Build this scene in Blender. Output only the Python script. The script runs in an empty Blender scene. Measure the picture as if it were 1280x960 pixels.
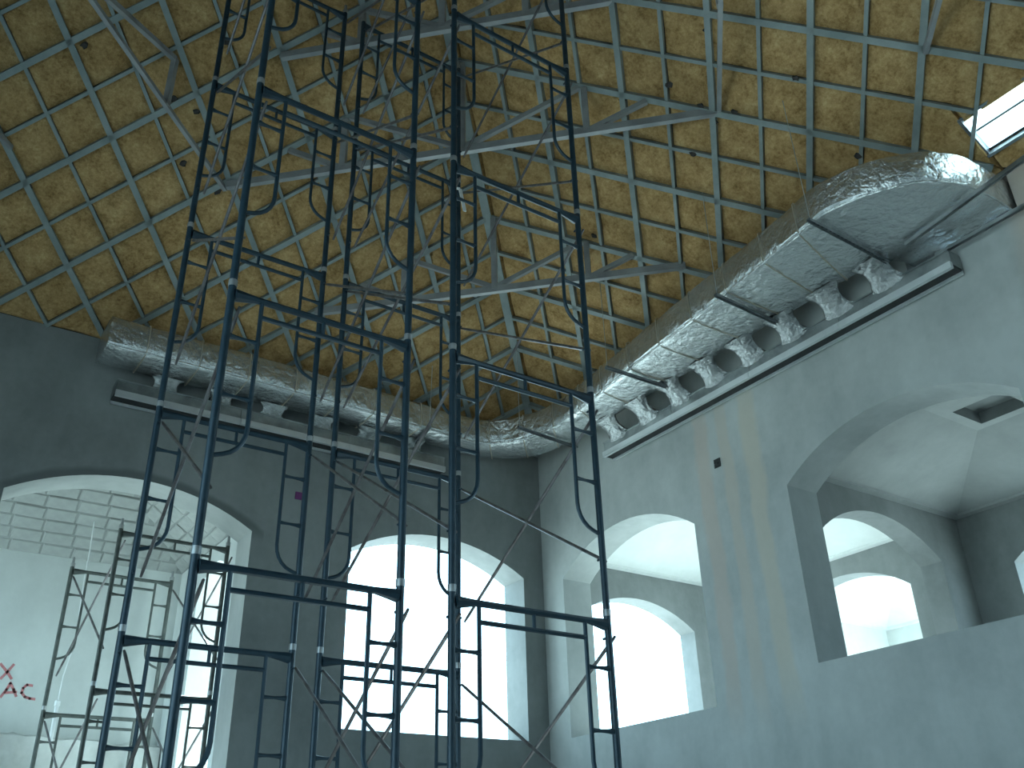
import bpy, bmesh, math, random
from mathutils import Vector, Matrix
from mathutils.geometry import tessellate_polygon
random.seed(7)
scene = bpy.context.scene
COL = scene.collection

# ---------------------------------------------------------------- camera
P = 1.70                      # lift of one scaffold frame
HC = 1.055 * P                # eye height
F_PX = 1171.0
def _n(v): return v.normalized()
UPC = _n(Vector((575 - 640, -1703 - 480, F_PX)))
_yr = (-UPC.x * (-279 - 640) - UPC.z * F_PX) / UPC.y
DRC = _n(Vector((-279 - 640, _yr, F_PX)))
DLC = UPC.cross(DRC)
if DLC.z < 0: DLC = -DLC
DLC = _n(DLC)
def cam2world(v): return Vector((DLC.dot(v), DRC.dot(v), UPC.dot(v)))
cam_d = bpy.data.cameras.new('camera'); cam = bpy.data.objects.new('camera', cam_d)
COL.objects.link(cam)
cr, cu, cb = cam2world(Vector((1, 0, 0))), cam2world(Vector((0, -1, 0))), cam2world(Vector((0, 0, -1)))
cam.matrix_world = Matrix(((cr.x, cu.x, cb.x, 0), (cr.y, cu.y, cb.y, 0), (cr.z, cu.z, cb.z, HC), (0, 0, 0, 1)))
cam_d.sensor_width = 36; cam_d.lens = F_PX / 1280 * 36; cam_d.clip_start = 0.05; cam_d.clip_end = 500
scene.camera = cam
def ray(x, y): return cam2world(Vector((x - 640, y - 480, F_PX)))
def pix_y(x, y, b):           # point of a pixel on the plane y = b
    r = ray(x, y); t = b / r.y; return Vector((r.x * t, b, r.z * t + HC))
def pix_x(x, y, a):
    r = ray(x, y); t = a / r.x; return Vector((a, r.y * t, r.z * t + HC))
def in_frame(p, m=60):
    d = Vector((p.x, p.y, p.z - HC)); z = -d.dot(cb)
    if z <= 0.1: return False
    u = 640 + F_PX * d.dot(cr) / z; v = 480 - F_PX * d.dot(cu) / z
    return -m < u < 1280 + m and -m < v < 960 + m

# ---------------------------------------------------------------- sky, sun, exposure
w = bpy.data.worlds.new('sky'); scene.world = w; w.use_nodes = True
nt = w.node_tree; bg = nt.nodes['Background']
bg.inputs[0].default_value = (0.48, 0.81, 1.0, 1); bg.inputs[1].default_value = 7.0
sd = bpy.data.lights.new('sun', 'SUN'); sd.energy = 45; sd.angle = math.radians(1.0); sd.color = (0.74, 0.96, 1.0)
sun = bpy.data.objects.new('sun', sd); COL.objects.link(sun)
sun_from = Vector((0.45, 0.78, 0.66))
sun.rotation_euler = sun_from.to_track_quat('Z', 'Y').to_euler()
vs = scene.view_settings
vs.view_transform = 'Standard'; vs.look = 'None'; vs.gamma = 1; vs.use_curve_mapping = False; vs.exposure = -0.4

# ---------------------------------------------------------------- dimensions (metres, x along the left wall, y along the right wall)
AC, BC = 8.153, 10.9          # right wall face x = AC, left wall face y = BC
ZT = 0.555 * BC + HC          # wall top / eaves
K = 0.70                      # roof pitch
A0, B0 = -3.65, -0.90         # the two walls behind and beside the camera
TH = 0.50
UH = AC - BC                  # x - y along the hip

# ---------------------------------------------------------------- materials
MATS = {}
def new_mat(name):
    m = bpy.data.materials.new(name); m.use_nodes = True
    MATS[name] = m
    return m, m.node_tree, m.node_tree.nodes['Principled BSDF']
def node(t, kind, **kw):
    n = t.nodes.new(kind)
    for k, v in kw.items(): setattr(n, k, v)
    return n
def ramp(t, fac, stops):
    r = t.nodes.new('ShaderNodeValToRGB'); e = r.color_ramp.elements
    while len(e) < len(stops): e.new(0.5)
    for s, (p, c) in zip(e, stops): s.position = p; s.color = (*c, 1)
    t.links.new(fac, r.inputs[0]); return r.outputs[0]
def mapped(t, scale=(1, 1, 1), coord='Object'):
    tc = t.nodes.new('ShaderNodeTexCoord'); mp = t.nodes.new('ShaderNodeMapping')
    mp.inputs['Scale'].default_value = scale; t.links.new(tc.outputs[coord], mp.inputs[0]); return mp.outputs[0]
def noise(t, vec, scale, detail=4, rough=0.55):
    n = t.nodes.new('ShaderNodeTexNoise'); n.inputs['Scale'].default_value = scale
    n.inputs['Detail'].default_value = detail; n.inputs['Roughness'].default_value = rough
    t.links.new(vec, n.inputs['Vector']); return n.outputs['Fac']
def bump(t, h, b, strength, dist=0.02):
    n = t.nodes.new('ShaderNodeBump'); n.inputs['Strength'].default_value = strength; n.inputs['Distance'].default_value = dist
    t.links.new(h, n.inputs['Height']); t.links.new(n.outputs[0], b.inputs['Normal'])
def math_n(t, op, a, b=None):
    n = t.nodes.new('ShaderNodeMath'); n.operation = op
    for i, v in enumerate((a, b)):
        if v is None: continue
        if isinstance(v, (int, float)): n.inputs[i].default_value = v
        else: t.links.new(v, n.inputs[i])
    return n.outputs[0]
def mixc(t, fac, a, b, blend='MIX'):
    n = t.nodes.new('ShaderNodeMix'); n.data_type = 'RGBA'; n.blend_type = blend
    if isinstance(fac, (int, float)): n.inputs[0].default_value = fac
    else: t.links.new(fac, n.inputs[0])
    for i, v in ((6, a), (7, b)):
        if isinstance(v, tuple): n.inputs[i].default_value = (*v, 1)
        else: t.links.new(v, n.inputs[i])
    return n.outputs[2]

def plaster(name, c0, c1, stains=(), band=None):
    m, t, b = new_mat(name)
    v = mapped(t); big = noise(t, v, 0.7, 5, 0.6); fine = noise(t, v, 9, 5, 0.6)
    trowel = noise(t, mapped(t, (1.2, 1.2, 0.35)), 2.2, 4)
    f = math_n(t, 'ADD', math_n(t, 'MULTIPLY', big, 0.55), math_n(t, 'MULTIPLY', trowel, 0.3))
    f = math_n(t, 'ADD', f, math_n(t, 'MULTIPLY', fine, 0.15))
    col = ramp(t, f, [(0.36, c0), (0.62, c1)])
    if stains:
        tc = t.nodes.new('ShaderNodeTexCoord'); sp = t.nodes.new('ShaderNodeSeparateXYZ')
        t.links.new(tc.outputs['Object'], sp.inputs[0])
        wob = noise(t, mapped(t, (1, 1, 0.5)), 3.0, 3)
        for axis, lo, hi, z0, z1, sc, slant, amt in stains:
            u = math_n(t, 'ADD', sp.outputs[axis], math_n(t, 'MULTIPLY', wob, 0.22))
            u = math_n(t, 'ADD', u, math_n(t, 'MULTIPLY', sp.outputs[2], slant))
            mr = t.nodes.new('ShaderNodeMapRange'); mr.interpolation_type = 'SMOOTHSTEP'
            c, hw = (lo + hi) / 2, (hi - lo) / 2
            d = math_n(t, 'ABSOLUTE', math_n(t, 'SUBTRACT', u, c))
            t.links.new(d, mr.inputs[0]); mr.inputs[1].default_value = hw; mr.inputs[2].default_value = hw * 0.45
            mr.inputs[3].default_value = 0; mr.inputs[4].default_value = amt
            mz = t.nodes.new('ShaderNodeMapRange'); mz.interpolation_type = 'SMOOTHSTEP'
            dz = math_n(t, 'ABSOLUTE', math_n(t, 'SUBTRACT', sp.outputs[2], (z0 + z1) / 2))
            t.links.new(dz, mz.inputs[0]); mz.inputs[1].default_value = (z1 - z0) / 2; mz.inputs[2].default_value = (z1 - z0) * 0.3
            mz.inputs[3].default_value = 0; mz.inputs[4].default_value = 1
            col = mixc(t, math_n(t, 'MULTIPLY', mr.outputs[0], mz.outputs[0]), col, sc)
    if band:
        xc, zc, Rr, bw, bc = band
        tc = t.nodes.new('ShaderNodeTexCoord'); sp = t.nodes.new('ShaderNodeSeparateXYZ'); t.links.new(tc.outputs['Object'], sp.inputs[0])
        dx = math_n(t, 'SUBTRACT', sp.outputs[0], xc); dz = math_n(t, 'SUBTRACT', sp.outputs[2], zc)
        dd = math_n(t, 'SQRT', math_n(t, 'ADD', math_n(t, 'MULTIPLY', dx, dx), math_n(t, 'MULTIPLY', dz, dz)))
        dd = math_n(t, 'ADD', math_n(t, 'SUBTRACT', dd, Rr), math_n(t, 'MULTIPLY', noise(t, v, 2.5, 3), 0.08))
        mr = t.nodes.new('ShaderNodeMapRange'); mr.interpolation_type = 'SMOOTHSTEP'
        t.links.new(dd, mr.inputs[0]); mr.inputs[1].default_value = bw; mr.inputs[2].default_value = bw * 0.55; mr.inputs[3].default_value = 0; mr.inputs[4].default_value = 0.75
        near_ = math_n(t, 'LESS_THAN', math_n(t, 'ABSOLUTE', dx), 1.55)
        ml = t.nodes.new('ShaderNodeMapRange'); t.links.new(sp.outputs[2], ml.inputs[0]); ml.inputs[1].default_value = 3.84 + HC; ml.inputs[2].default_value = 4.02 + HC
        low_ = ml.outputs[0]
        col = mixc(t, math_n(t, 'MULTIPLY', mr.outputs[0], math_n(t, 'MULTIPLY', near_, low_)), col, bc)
    t.links.new(col, b.inputs['Base Color']); b.inputs['Roughness'].default_value = 0.85
    bump(t, fine, b, 0.25, 0.01)
    return m
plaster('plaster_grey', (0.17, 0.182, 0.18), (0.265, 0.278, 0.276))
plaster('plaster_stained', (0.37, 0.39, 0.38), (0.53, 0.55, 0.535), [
    (1, 7.42, 7.72, 3.0, 7.6, (0.55, 0.44, 0.37), 0.0, 0.55), (1, 7.05, 7.32, 3.0, 7.6, (0.56, 0.48, 0.40), 0.0, 0.55),
    (1, 6.62, 6.95, 3.0, 7.6, (0.58, 0.51, 0.41), 0.0, 0.6), (1, 2.3, 3.55, 4.6, 8.6, (0.53, 0.40, 0.32), 0.02, 0.6)])
plaster('plaster_reveal', (0.36, 0.37, 0.355), (0.48, 0.49, 0.47))
plaster('plaster_light', (0.56, 0.58, 0.56), (0.68, 0.70, 0.68))
plaster('ceiling_white', (0.68, 0.70, 0.68), (0.78, 0.80, 0.78))
plaster('ceiling_bare', (0.30, 0.315, 0.305), (0.39, 0.405, 0.395))
plaster('deck_shade_dark', (0.03, 0.03, 0.028), (0.06, 0.055, 0.05))  # near-black deck: shadow lines beside the rafters put into its colour
plaster('block', (0.30, 0.31, 0.295), (0.47, 0.475, 0.45))
plaster('mortar', (0.24, 0.25, 0.24), (0.36, 0.37, 0.355))
plaster('concrete_floor', (0.34, 0.34, 0.33), (0.46, 0.46, 0.44))
plaster('sand_ground', (0.48, 0.46, 0.43), (0.58, 0.56, 0.52))
plaster('rubble', (0.38, 0.39, 0.37), (0.70, 0.70, 0.67))

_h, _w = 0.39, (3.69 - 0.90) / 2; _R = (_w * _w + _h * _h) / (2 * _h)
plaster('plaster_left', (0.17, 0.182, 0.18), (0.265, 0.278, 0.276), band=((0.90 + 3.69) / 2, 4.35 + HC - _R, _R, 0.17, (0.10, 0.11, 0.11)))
m, t, b = new_mat('insulation')           # mineral wool, yellow-brown
v = mapped(t); oi = t.nodes.new('ShaderNodeObjectInfo')
vv = t.nodes.new('ShaderNodeVectorMath'); vv.operation = 'ADD'
sc_ = t.nodes.new('ShaderNodeVectorMath'); sc_.operation = 'SCALE'; sc_.inputs[0].default_value = (17, 31, 23)
t.links.new(oi.outputs['Random'], sc_.inputs['Scale']); t.links.new(v, vv.inputs[0]); t.links.new(sc_.outputs[0], vv.inputs[1])
n1 = noise(t, vv.outputs[0], 5, 6, 0.7); n2 = noise(t, vv.outputs[0], 28, 5, 0.75); n3 = noise(t, vv.outputs[0], 2.2, 3)
f = math_n(t, 'ADD', math_n(t, 'MULTIPLY', n1, 0.55), math_n(t, 'MULTIPLY', n2, 0.45))
col = ramp(t, f, [(0.34, (0.13, 0.070, 0.026)), (0.45, (0.38, 0.225, 0.09)), (0.55, (0.56, 0.36, 0.165)), (0.67, (0.74, 0.53, 0.28))])
col = mixc(t, math_n(t, 'MULTIPLY', n3, 0.45), col, (0.42, 0.255, 0.11), 'MIX')
t.links.new(col, b.inputs['Base Color']); b.inputs['Roughness'].default_value = 1.0
b.inputs['Specular IOR Level'].default_value = 0.0
bump(t, n2, b, 0.6, 0.02)

def metal(name, c0, c1, rough, metallic, scale=6, bs=0.0):
    m, t, b = new_mat(name); v = mapped(t); n = noise(t, v, scale, 5)
    t.links.new(ramp(t, n, [(0.35, c0), (0.65, c1)]), b.inputs['Base Color'])
    b.inputs['Metallic'].default_value = metallic; b.inputs['Roughness'].default_value = rough
    if bs: bump(t, noise(t, v, scale * 4, 3), b, bs, 0.01)
    return m
metal('stud_steel', (0.20, 0.235, 0.228), (0.30, 0.335, 0.325), 0.55, 0.15, 3)
metal('truss_steel', (0.26, 0.265, 0.27), (0.38, 0.385, 0.385), 0.5, 0.2, 3)
metal('tar_patch', (0.02, 0.02, 0.018), (0.06, 0.05, 0.045), 0.9, 0.0, 9)
metal('scaffold_paint', (0.012, 0.030, 0.045), (0.022, 0.047, 0.066), 0.42, 0.1, 8)
metal('scaffold_old_paint', (0.05, 0.06, 0.055), (0.10, 0.11, 0.10), 0.6, 0.1, 8)
metal('brace_galvanised', (0.085, 0.075, 0.075), (0.20, 0.19, 0.19), 0.4, 0.5, 9)
metal('collar_zinc', (0.26, 0.27, 0.27), (0.4, 0.4, 0.4), 0.4, 0.5, 9)
metal('galvanised', (0.26, 0.28, 0.28), (0.46, 0.48, 0.48), 0.36, 0.9, 4)
metal('aluminium', (0.72, 0.74, 0.75), (0.8, 0.82, 0.83), 0.32, 0.6, 3)
metal('dark_slot', (0.012, 0.014, 0.016), (0.03, 0.03, 0.03), 0.7, 0.0)
metal('strut_grey', (0.14, 0.16, 0.17), (0.24, 0.26, 0.27), 0.45, 0.6)
metal('wire_grey', (0.4, 0.4, 0.38), (0.55, 0.55, 0.52), 0.5, 0.4)
metal('tape_tan', (0.36, 0.30, 0.22), (0.46, 0.39, 0.3), 0.6, 0.1)
metal('white_plastic', (0.78, 0.80, 0.80), (0.86, 0.87, 0.87), 0.4, 0.0)
metal('purple_box', (0.10, 0.02, 0.10), (0.16, 0.04, 0.15), 0.5, 0.0)
metal('red_paint', (0.50, 0.15, 0.16), (0.60, 0.26, 0.26), 0.8, 0.0, 14)
metal('wood_pale', (0.42, 0.36, 0.30), (0.55, 0.48, 0.4), 0.8, 0.0, 7)

m, t, b = new_mat('foil')                 # crinkled aluminium duct wrap
v = mapped(t); n1 = noise(t, v, 5, 5, 0.6); n2 = noise(t, v, 26, 5, 0.65)
vo = node(t, 'ShaderNodeTexVoronoi', feature='DISTANCE_TO_EDGE'); vo.inputs['Scale'].default_value = 9; t.links.new(v, vo.inputs['Vector'])
h = math_n(t, 'ADD', math_n(t, 'MULTIPLY', n1, 0.9), math_n(t, 'MULTIPLY', n2, 0.35))
h = math_n(t, 'ADD', h, math_n(t, 'MULTIPLY', vo.outputs['Distance'], 0.5))
t.links.new(ramp(t, n2, [(0.3, (0.70, 0.72, 0.72)), (0.7, (0.84, 0.86, 0.86))]), b.inputs['Base Color'])
b.inputs['Metallic'].default_value = 0.95; b.inputs['Roughness'].default_value = 0.21
bump(t, h, b, 0.85, 0.04)

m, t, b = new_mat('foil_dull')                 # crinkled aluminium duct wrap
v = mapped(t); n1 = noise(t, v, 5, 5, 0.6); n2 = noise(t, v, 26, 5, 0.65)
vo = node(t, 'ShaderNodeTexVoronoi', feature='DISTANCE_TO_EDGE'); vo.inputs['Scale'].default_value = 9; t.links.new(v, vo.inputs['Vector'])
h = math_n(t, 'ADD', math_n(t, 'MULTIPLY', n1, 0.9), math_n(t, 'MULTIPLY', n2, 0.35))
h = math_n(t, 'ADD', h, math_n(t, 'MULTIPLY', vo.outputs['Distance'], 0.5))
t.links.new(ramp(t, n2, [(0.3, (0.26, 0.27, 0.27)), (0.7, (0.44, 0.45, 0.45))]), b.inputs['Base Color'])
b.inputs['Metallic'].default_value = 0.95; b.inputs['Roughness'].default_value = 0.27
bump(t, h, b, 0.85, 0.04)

m, t, b = new_mat('skylight_sheet')
b.inputs['Base Color'].default_value = (0.9, 0.95, 0.95, 1); b.inputs['Roughness'].default_value = 0.3
tr = t.nodes.new('ShaderNodeBsdfTranslucent'); tr.inputs[0].default_value = (0.92, 0.96, 0.96, 1)
ms = t.nodes.new('ShaderNodeMixShader'); ms.inputs[0].default_value = 0.85
t.links.new(b.outputs[0], ms.inputs[1]); t.links.new(tr.outputs[0], ms.inputs[2])
t.links.new(ms.outputs[0], t.nodes['Material Output'].inputs[0])

# ---------------------------------------------------------------- mesh helpers
class MB:
    def __init__(self): self.v = []; self.f = []
    def add(self, vs, fs):
        o = len(self.v); self.v += [Vector(p) for p in vs]; self.f += [tuple(i + o for i in q) for q in fs]
    def box(self, lo, hi):
        x0, y0, z0 = lo; x1, y1, z1 = hi
        self.add([(x0, y0, z0), (x1, y0, z0), (x1, y1, z0), (x0, y1, z0), (x0, y0, z1), (x1, y0, z1), (x1, y1, z1), (x0, y1, z1)],
                 [(3, 2, 1, 0), (4, 5, 6, 7), (0, 1, 5, 4), (1, 2, 6, 5), (2, 3, 7, 6), (3, 0, 4, 7)])
    def bar(self, p, q, wid, hgt, nrm=Vector((0, 0, 1))):
        p, q = Vector(p), Vector(q); d = (q - p).normalized(); s = d.cross(nrm).normalized(); n = s.cross(d).normalized()
        vs = []
        for c in (p, q):
            for a_, b_ in ((-1, -1), (1, -1), (1, 1), (-1, 1)): vs.append(c + s * a_ * wid / 2 + n * b_ * hgt / 2)
        self.add(vs, [(3, 2, 1, 0), (4, 5, 6, 7), (0, 1, 5, 4), (1, 2, 6, 5), (2, 3, 7, 6), (3, 0, 4, 7)])
    def tube(self, pts, r, n=8, cap=True):
        pts = [Vector(p) for p in pts]; rr = r if isinstance(r, (list, tuple)) else [r] * len(pts)
        rings = []; prev = None
        for i, p in enumerate(pts):
            d = (pts[min(i + 1, len(pts) - 1)] - pts[max(i - 1, 0)]).normalized()
            if prev is None:
                ref = Vector((0, 0, 1)) if abs(d.z) < 0.9 else Vector((1, 0, 0)); s = d.cross(ref).normalized()
            else: s = (prev - d * prev.dot(d)).normalized()
            prev = s; u = d.cross(s)
            rings.append([p + (s * math.cos(2 * math.pi * k / n) + u * math.sin(2 * math.pi * k / n)) * rr[i] for k in range(n)])
        vs = [q for r_ in rings for q in r_]; fs = []
        for i in range(len(rings) - 1):
            for k in range(n):
                k2 = (k + 1) % n; fs.append((i * n + k, i * n + k2, (i + 1) * n + k2, (i + 1) * n + k))
        if cap: fs.append(tuple(reversed(range(n)))); fs.append(tuple((len(rings) - 1) * n + k for k in range(n)))
        self.add(vs, fs)
    def mesh(self, name, mat, smooth=False, fix=True):
        me = bpy.data.meshes.new(name); me.from_pydata([tuple(p) for p in self.v], [], self.f)
        if fix:
            bm = bmesh.new(); bm.from_mesh(me); bmesh.ops.recalc_face_normals(bm, faces=bm.faces); bm.to_mesh(me); bm.free()
        me.materials.append(MATS[mat])
        if smooth:
            for p in me.polygons: p.use_smooth = True
            try: me.set_sharp_from_angle(angle=math.radians(40))
            except Exception: pass
        me.update(); return me
    def build(self, name, mat, parent=None, smooth=False, fix=True):
        return obj(name, self.mesh(name, mat, smooth, fix), parent)
def obj(name, me, parent=None, loc=None, rot=None, scale=None):
    o = bpy.data.objects.new(name, me); COL.objects.link(o)
    if parent: o.parent = parent
    if loc is not None: o.location = loc
    if rot is not None: o.rotation_euler = rot
    if scale is not None: o.scale = scale
    return o
def tag(o, label=None, cat=None, group=None, kind=None):
    if label: o['label'] = label
    if cat: o['category'] = cat
    if group: o['group'] = group
    if kind: o['kind'] = kind
    return o
def struct(o): o['kind'] = 'structure'; return o

def arch_loop(ul, ur, sill, spring, crown, n=18):
    h = crown - spring; hw = (ur - ul) / 2; R = (hw * hw + h * h) / (2 * h); c = (ul + ur) / 2; zc = crown - R
    a = math.asin(min(1, hw / R)); pts = [(ul, sill), (ur, sill)]
    for i in range(n + 1):
        th = a - 2 * a * i / n; pts.append((c + R * math.sin(th), zc + R * math.cos(th)))
    return pts
def wall(name, axis, pos, thick, u0, u1, z0, z1, openings, mat, parent=None, rects=(), reveal=None):
    loops = [[(u0, z0), (u1, z0), (u1, z1), (u0, z1)]] + [arch_loop(*o) for o in openings] + [[(a_, c_), (b_, c_), (b_, d_), (a_, d_)] for a_, b_, c_, d_ in rects]
    flat = [p for l in loops for p in l]
    tris = tessellate_polygon([[Vector((p[0], p[1], 0)) for p in l] for l in loops])
    def P3(p, d): return (p[0], pos + d, p[1]) if axis == 'y' else (pos + d, p[0], p[1])
    mb = MB(); N = len(flat)
    mb.add([P3(p, 0) for p in flat] + [P3(p, thick) for p in flat], [tuple(q) for q in tris] + [tuple(i + N for i in q) for q in tris])
    o = 0
    for l in loops:
        n = len(l)
        for i in range(n):
            j = (i + 1) % n; mb.f.append((o + i, o + j, o + N + j, o + N + i))
        o += n
    ob = mb.build(name, mat, parent)
    if reveal:
        li, rm = reveal; ob.data.materials.append(MATS[rm]); st = 2 * len(tris) + sum(len(l) for l in loops[:li])
        for k_ in range(st, st + len(loops[li])): ob.data.polygons[k_].material_index = 1
    if parent is None: struct(ob)
    return ob

# ---------------------------------------------------------------- main room
fl = MB(); fl.box((A0 - TH, B0 - TH, -0.15), (AC + TH, BC + TH, 0.0)); struct(fl.build('floor', 'concrete_floor'))
g = MB()
g.add([(-90, -90, -0.16), (110, -90, -0.16), (110, 110, -0.16), (-90, 110, -0.16)], [(0, 1, 2, 3)])
struct(g.build('ground', 'sand_ground'))
SPR_L, CR_L = 3.96 + HC, 4.35 + HC
SPR_R, CR_R = 3.88 + HC, 4.33 + HC
SILL = 1.72 + HC
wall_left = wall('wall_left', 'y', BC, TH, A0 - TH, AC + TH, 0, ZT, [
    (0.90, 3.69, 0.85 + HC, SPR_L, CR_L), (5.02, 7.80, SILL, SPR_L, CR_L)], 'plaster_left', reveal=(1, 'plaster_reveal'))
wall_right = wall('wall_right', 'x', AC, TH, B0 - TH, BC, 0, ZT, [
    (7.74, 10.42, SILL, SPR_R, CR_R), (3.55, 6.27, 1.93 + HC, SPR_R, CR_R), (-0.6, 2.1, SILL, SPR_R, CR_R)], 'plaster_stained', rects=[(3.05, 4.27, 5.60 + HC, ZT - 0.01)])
wall('wall_side', 'x', A0 - TH, TH, B0 - TH, BC, 0, ZT, [
    (3.5, 6.3, 0.2, SPR_R, CR_R), (-0.6, 2.4, 0.2, SPR_R, CR_R)], 'plaster_grey')  # unseen openings, enlarged to let in fill light
wall('wall_back', 'y', B0 - TH, TH, A0, AC, 0, ZT, [], 'plaster_grey')

# ---------------------------------------------------------------- roof: four planes, mineral wool batts in a diagonal steel grid
CX, CY = (A0 + AC) / 2, (B0 + BC) / 2
def roof_z(x, y): return ZT + K * min(BC - y, AC - x, x - A0, y - B0)
NL = Vector((0, -K, -1)).normalized()   # downward-ish normals: left plane rises towards -y
NL = Vector((0, K, 1)).normalized() * -1
NR = Vector((K, 0, 1)).normalized() * -1
hw = min(BC - CY, AC - CX)
# plane corner outlines in plan
apexes = [(CX, CY + 0.0)]
dk = MB(); UPOFF = 0.09
def rp(x, y): return (x, y, roof_z(x, y) + UPOFF)
h2 = (BC - B0) / 2; w2 = (AC - A0) / 2
r0 = min(h2, w2)
ridge = [(AC - r0, BC - r0), (A0 + r0, BC - r0), (A0 + r0, B0 + r0), (AC - r0, B0 + r0)]
E_ = TH
def ex(x, y): return (x, y, ZT + UPOFF - K * E_ if E_ else ZT)
SKY = (7.62, 7.97, 1.3, 3.05)          # skylight x0,x1,y0,y1 in the right plane
def zR(x, y): return ZT + K * (AC - x) + UPOFF
def zL(x, y): return ZT + K * (BC - y) + UPOFF
# left plane, side plane, back plane
dk.add([(AC + E_, BC + E_, zL(0, BC + E_)), (*ridge[0], zL(0, ridge[0][1])), (*ridge[1], zL(0, ridge[1][1])), (A0 - E_, BC + E_, zL(0, BC + E_))], [(0, 1, 2, 3)])
dk.add([(A0 - E_, BC + E_, zL(0, BC + E_)), (*ridge[1], zL(0, ridge[1][1])), (*ridge[2], zL(0, ridge[1][1])), (A0 - E_, B0 - E_, zL(0, BC + E_))], [(0, 1, 2, 3)])
dk.add([(A0 - E_, B0 - E_, zL(0, BC + E_)), (*ridge[2], zL(0, ridge[1][1])), (*ridge[3], zL(0, ridge[1][1])), (AC + E_, B0 - E_, zL(0, BC + E_))], [(0, 1, 2, 3)])
dk.add([(*ridge[k_], zL(0, ridge[0][1])) for k_ in range(4)], [(0, 1, 2, 3)])
outer = [(AC + E_, B0 - E_), (ridge[3]), (ridge[0]), (AC + E_, BC + E_)]
hole = [(SKY[0], SKY[2]), (SKY[1], SKY[2]), (SKY[1], SKY[3]), (SKY[0], SKY[3])]
tr_ = tessellate_polygon([[Vector((*p, 0)) for p in outer], [Vector((*p, 0)) for p in hole]])
dk.add([(p[0], p[1], zR(*p)) for p in outer + hole], [tuple(q) for q in tr_])
ceiling = struct(dk.build('ceiling', 'deck_shade_dark', fix=False))

def clip(poly, fn):                     # keep fn(p) <= 0
    out = []
    for i in range(len(poly)):
        p, q = poly[i], poly[(i + 1) % len(poly)]; a_, b_ = fn(p), fn(q)
        if a_ <= 0: out.append(p)
        if (a_ < 0 < b_) or (b_ < 0 < a_):
            s = a_ / (a_ - b_); out.append((p[0] + (q[0] - p[0]) * s, p[1] + (q[1] - p[1]) * s))
    return out
def area(poly): return abs(sum(poly[i][0] * poly[(i + 1) % len(poly)][1] - poly[(i + 1) % len(poly)][0] * poly[i][1] for i in range(len(poly)))) / 2
LIM = {'L': [lambda p: p[1] - BC, lambda p: (p[0] - p[1]) - UH, lambda p: (BC - p[1]) - (p[0] - A0), lambda p: (BC - p[1]) - r0],
       'R': [lambda p: p[0] - AC, lambda p: UH - (p[0] - p[1]), lambda p: (AC - p[0]) - (p[1] - B0), lambda p: (AC - p[0]) - r0]}
def zplane(s, x, y): return ZT + K * ((BC - y) if s == 'L' else (AC - x))
U0 = {'L': -6.62, 'R': 1.36}; DU = 0.667
S0, DS = 9.83, 0.662
far_batts = MB()
def batt_geo(poly, s):
    n = NL if s == 'L' else NR
    cx = sum(p[0] for p in poly) / len(poly); cy = sum(p[1] for p in poly) / len(poly)
    dense = []
    for i in range(len(poly)):
        p, q = poly[i], poly[(i + 1) % len(poly)]
        dense.append(p); dense.append(((p[0] + q[0]) / 2, (p[1] + q[1]) / 2))
    vs = []; fs = []; N = len(dense)
    for ring, (sc, dep) in enumerate(((0.95, -0.08), (0.905, 0.004), (0.55, 0.03))):
        for p in dense:
            x = cx + (p[0] - cx) * sc; y = cy + (p[1] - cy) * sc
            vs.append(Vector((x, y, zplane(s, x, y))) + n * (dep + random.uniform(-0.012, 0.012) * (ring > 0)))
    vs.append(Vector((cx, cy, zplane(s, cx, cy))) + n * (0.035 + random.uniform(-0.015, 0.015)))
    for r_ in range(2):
        for i in range(N):
            j = (i + 1) % N; fs.append((r_ * N + i, r_ * N + j, (r_ + 1) * N + j, (r_ + 1) * N + i))
    for i in range(N): fs.append((2 * N + i, 2 * N + (i + 1) % N, 3 * N))
    return vs, fs, Vector((cx, cy, zplane(s, cx, cy)))
for s in 'LR':
    for i in range(-14, 15):
        for j in range(-14, 18):
            u1_, u2_ = U0[s] + i * DU, U0[s] + (i + 1) * DU; s1_, s2_ = S0 + j * DS, S0 + (j + 1) * DS
            poly = [((u + q) / 2, (q - u) / 2) for u, q in ((u1_, s1_), (u2_, s1_), (u2_, s2_), (u1_, s2_))]
            for fn in LIM[s]:
                poly = clip(poly, fn)
                if len(poly) < 3: break
            if len(poly) < 3 or area(poly) < 0.006: continue
            pieces = [poly]
            if s == 'R':
                cxs = [p[0] for p in poly]; cys = [p[1] for p in poly]
                if max(cxs) > SKY[0] and min(cxs) < SKY[1] and max(cys) > SKY[2] and min(cys) < SKY[3]:
                    low = clip(poly, lambda p: p[1] - SKY[3])
                    pieces = [clip(poly, lambda p: SKY[3] - p[1]), clip(low, lambda p: p[0] - SKY[0]), clip(low, lambda p: SKY[1] - p[0])]
            for poly in pieces:
                if len(poly) < 3 or area(poly) < 0.006: continue
                vs_, fs_, c_ = batt_geo(poly, s)
                if in_frame(c_, 70):
                    mb = MB(); mb.add([p - c_ for p in vs_], fs_)
                    o = mb.build('insulation_batt', 'insulation', ceiling, smooth=True, fix=False); o.location = c_
                else: far_batts.add(vs_, fs_)
tag(far_batts.build('insulation_fill', 'insulation', ceiling, smooth=True, fix=False), kind='stuff')

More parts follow.
